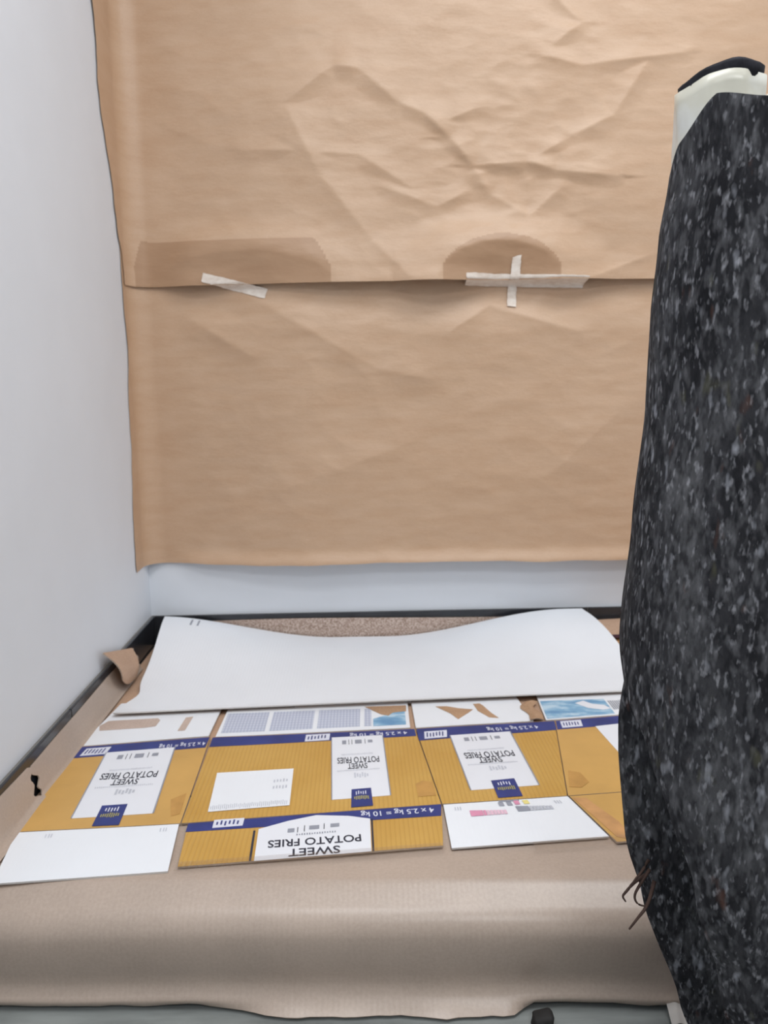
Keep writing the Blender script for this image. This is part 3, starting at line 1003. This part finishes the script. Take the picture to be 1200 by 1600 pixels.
clear([(-0.29, 1.058), (0.124, 1.092), (0.124, 1.112), (-0.289, 1.081)], 'clear packing tape strip along the near edge of the largest printed label', lambda x, y: 0.1690)
clear([(0.262, 1.085), (0.42, 1.098), (0.42, 1.122), (0.262, 1.108)], 'clear packing tape strip at the near edge of the white flap by the felt roll', lambda x, y: 0.1680)
clear([(-0.155, 1.615), (0.105, 1.628), (0.105, 1.646), (-0.155, 1.633)], 'clear packing tape strip at the near edge of the big white board', lambda x, y: 0.1805)

# ------------------------------------------------------------------ felt roll
YR = 0.80
CX = [(0.0, 0.525), (0.12, 0.492), (0.26, 0.452), (0.35, 0.432), (0.45, 0.420), (0.6, 0.415), (0.8, 0.414), (1.0, 0.412), (1.2, 0.408)]
RT = [(0.0, 0.097), (0.06, 0.104), (0.12, 0.111), (0.2, 0.1195), (0.26, 0.1245), (0.32, 0.1295), (0.38, 0.1315), (0.44, 0.1305), (0.5, 0.130),
      (0.56, 0.1295), (0.63, 0.127), (0.73, 0.119), (0.85, 0.1075), (0.96, 0.107), (1.03, 0.102), (1.09, 0.093), (1.2, 0.091)]


def interp(tab, z):
    for (a, va), (b, vb) in zip(tab[:-1], tab[1:]):
        if z <= b:
            t = max(0.0, (z - a) / (b - a))
            t = t * t * (3 - 2 * t) * 0.5 + t * 0.5
            return va + (vb - va) * t
    return tab[-1][1]


def roll_r(z):
    return interp(CX, z), interp(RT, z)


fr_roll = thing('felt_roll', 'tall roll of speckled charcoal felt standing upright at the right', 'roll', (0.525, YR, 0.0))
THE = [(0.0, 214), (0.12, 222), (0.26, 227), (0.38, 224), (0.44, 216), (0.5, 202), (0.56, 180), (0.62, 150), (0.75, 135), (1.3, 130)]
ZT = [(0, 1.075), (150, 1.075), (166, 1.092), (182, 1.115), (213, 1.145), (243, 1.130), (275, 1.126), (500, 1.126)]


def outer_P(u, v):
    th_d = 0
    z0 = 0.004
    # two passes: the top edge depends on the angle
    zt_guess = 1.13
    z = z0 + (zt_guess - z0) * v
    the = interp(THE, z)
    th_d = the + (452 - the) * u
    ztop = interp(ZT, th_d)
    z = z0 + (ztop - z0) * v
    the = interp(THE, z)
    th_d = the + (452 - the) * u
    th = math.radians(th_d)
    xc, r = roll_r(min(z, 1.15))
    low = 1 - sst(0.42, 0.54, z)
    edge = max(0.0, 1 - (th_d - the) / 26.0)
    rr = r + low * (0.006 - 0.004 * edge * edge)
    rr += 0.003 * noise.noise(Vector((math.cos(th) * 2.0, math.sin(th) * 2.0, z * 5)))
    rr += 0.005 * noise.noise(Vector((math.cos(th) * 1.2, math.sin(th) * 1.2, z * 2.2 + 4)))
    return (xc + rr * math.cos(th), YR + rr * math.sin(th), z)


sheet('outer_layer', outer_P, 110, 130, 0.007, (felt_m, felt_m, felt_m), fr_roll)


def inner_body():
    vs, fs = [], []
    nz, ns = 80, 120
    for j in range(nz + 1):
        z = 0.001 + 1.09 * j / nz
        xc, r = roll_r(z)
        low = 1 - sst(0.48, 0.60, z)
        for i in range(ns):
            th = 2 * PI * i / ns
            rr = r - (1 - low) * 0.016
            # spiral step of the layer beneath
            rr -= low * 0.085 * sst(160, 170, math.degrees(th)) * (1 - sst(285, 310, math.degrees(th)))
            rr += 0.003 * noise.noise(Vector((math.cos(th) * 2, math.sin(th) * 2, z * 6 + 9)))
            vs.append((xc + rr * math.cos(th), YR + rr * math.sin(th), z))
    for j in range(nz):
        for i in range(ns):
            q = (i + 1) % ns
            fs.append([j * ns + i, j * ns + q, (j + 1) * ns + q, (j + 1) * ns + i])
    fs.append(list(range(ns))[::-1])
    fs.append([nz * ns + i for i in range(ns)])
    return vs, fs


vs, fs = inner_body()
o = mesh_obj('inner_layers', vs, fs, [felt_m], None, fr_roll)

# plastic wrapped core sticking out at the top, with the dark felt end inside
_xc, _r = roll_r(1.10)
KX = -0.003 + _xc + (_r - 0.042 - 0.006) * math.cos(math.radians(160))
KY = YR + (_r - 0.042 - 0.010) * math.sin(math.radians(160))


def collar_ring(z, k, r0=0.042):
    out = []
    for i in range(48):
        th = 2 * PI * i / 48
        rr = r0 + 0.0035 * noise.noise(Vector((math.cos(th) * 3, math.sin(th) * 3, z * 22))) + k
        tilt = 0.004 * math.cos(th) + 0.003 * math.sin(3 * th + 1)
        out.append((KX + rr * math.cos(th), KY + rr * math.sin(th), z + (tilt if z > 1.13 else 0)))
    return out


def ring_stack(rings):
    vs, fs = [], []
    n = len(rings[0])
    for r in rings:
        vs += r
    for j in range(len(rings) - 1):
        for i in range(n):
            q = (i + 1) % n
            fs.append([j * n + i, j * n + q, (j + 1) * n + q, (j + 1) * n + i])
    return vs, fs


rings = [collar_ring(1.03 + 0.011 * j, 0.0) for j in range(14)]
rings += [collar_ring(1.174, -0.003), collar_ring(1.15, -0.0045)]
vs, fs = ring_stack(rings)
mesh_obj('plastic_wrap', vs, fs, [plastic_m], None, fr_roll)['label'] = 'white plastic film around the roll core'
# second fold of film, wider, just inside the felt at the right
vs, fs = ring_stack([[(0.425 + (0.072 + k) * math.cos(2 * PI * i / 48), YR + 0.01 + (0.066 + k) * math.sin(2 * PI * i / 48), z + 0.003 * math.sin(5 * i)) for i in range(48)]
                     for z, k in ((1.07, 0), (1.10, 0), (1.13, 0.001), (1.147, 0), (1.147, -0.002), (1.08, -0.003))])
mesh_obj('plastic_fold', vs, fs, [plastic_m], None, fr_roll)['label'] = 'second white film fold inside the felt'
rings = []
for j, (z, r) in enumerate(((1.08, 0.036), (1.15, 0.0365), (1.172, 0.0405), (1.180, 0.0412), (1.184, 0.037), (1.178, 0.031), (1.16, 0.021), (1.10, 0.020))):
    rings.append([(KX + (r + 0.0015 * math.sin(4 * th)) * math.cos(th), KY + (r + 0.0015 * math.sin(4 * th)) * math.sin(th),
                   z + (0.006 * math.cos(th) + 0.003 * math.sin(3 * th + 1) + 0.0006 * math.sin(7 * th) if z > 1.16 else 0)) for th in [2 * PI * i / 40 for i in range(40)]])
vs, fs = ring_stack(rings)
mesh_obj('dark_core_end', vs, fs, [dark_felt_m], None, fr_roll)['label'] = 'dark rolled felt end at the top'

# frayed fibres hanging from the loose edge at the left
for pts, r in (([(0.312, 0.775, 0.338), (0.297, 0.770, 0.333), (0.287, 0.768, 0.322), (0.283, 0.767, 0.318), (0.287, 0.766, 0.312)], 0.0030),
               ([(0.316, 0.775, 0.345), (0.303, 0.769, 0.330), (0.296, 0.767, 0.318), (0.300, 0.766, 0.308), (0.312, 0.766, 0.305)], 0.0028),
               ([(0.322, 0.775, 0.330), (0.312, 0.766, 0.306), (0.300, 0.764, 0.292), (0.291, 0.763, 0.280)], 0.0034),
               ([(0.315, 0.777, 0.355), (0.305, 0.770, 0.345), (0.298, 0.767, 0.340), (0.290, 0.766, 0.328)], 0.0026)):
    pts = [Vector(p) for p in pts]
    for _ in range(2):                                   # round the bends off
        q = [pts[0]]
        for a_, b_ in zip(pts[:-1], pts[1:]):
            q += [a_.lerp(b_, 0.25), a_.lerp(b_, 0.75)]
        pts = q + [pts[-1]]
    r *= 0.72
    n = len(pts)
    vs, fs = tube_geo(pts, [r * (1 - 0.6 * k / (n - 1)) for k in range(n)], 6)
    mesh_obj('frayed_fibre', vs, fs, [thread_m], None, fr_roll)

# small plain dark lump on the floor at the ragged front sheet edge
vs, fs = box_geo(0.222, 0.250, 0.922, 0.944, 0.0005, 0.020, 0.005)
vs = [Vector((v.x + 0.006 * math.sin(v.z * 130), v.y + 0.2 * v.z, v.z * (0.7 + 12 * (v.x - 0.222)))) for v in vs]
o = mesh_obj('dark_wedge', vs, fs, [dark_m], origin=(0.236, 0.933, 0.0))
tag(o, 'small dark wedge on the grey floor at the torn lower edge of the front cardboard', 'wedge')

# pale scrap on the floor at the foot of the roll
o = sheet('paper_scrap', lambda u, v: (0.418 + 0.034 * u + 0.004 * v, 0.922 + 0.034 * v + 0.003 * u, 0.0035 + 0.010 * v + 0.004 * math.sin(u * 5) ** 2),
          8, 8, 0.0012, (pale_paper_m,) * 3, origin=(0.435, 0.94, 0.0))
tag(o, 'small crumpled pale scrap on the grey floor at the foot of the felt roll', 'scrap')
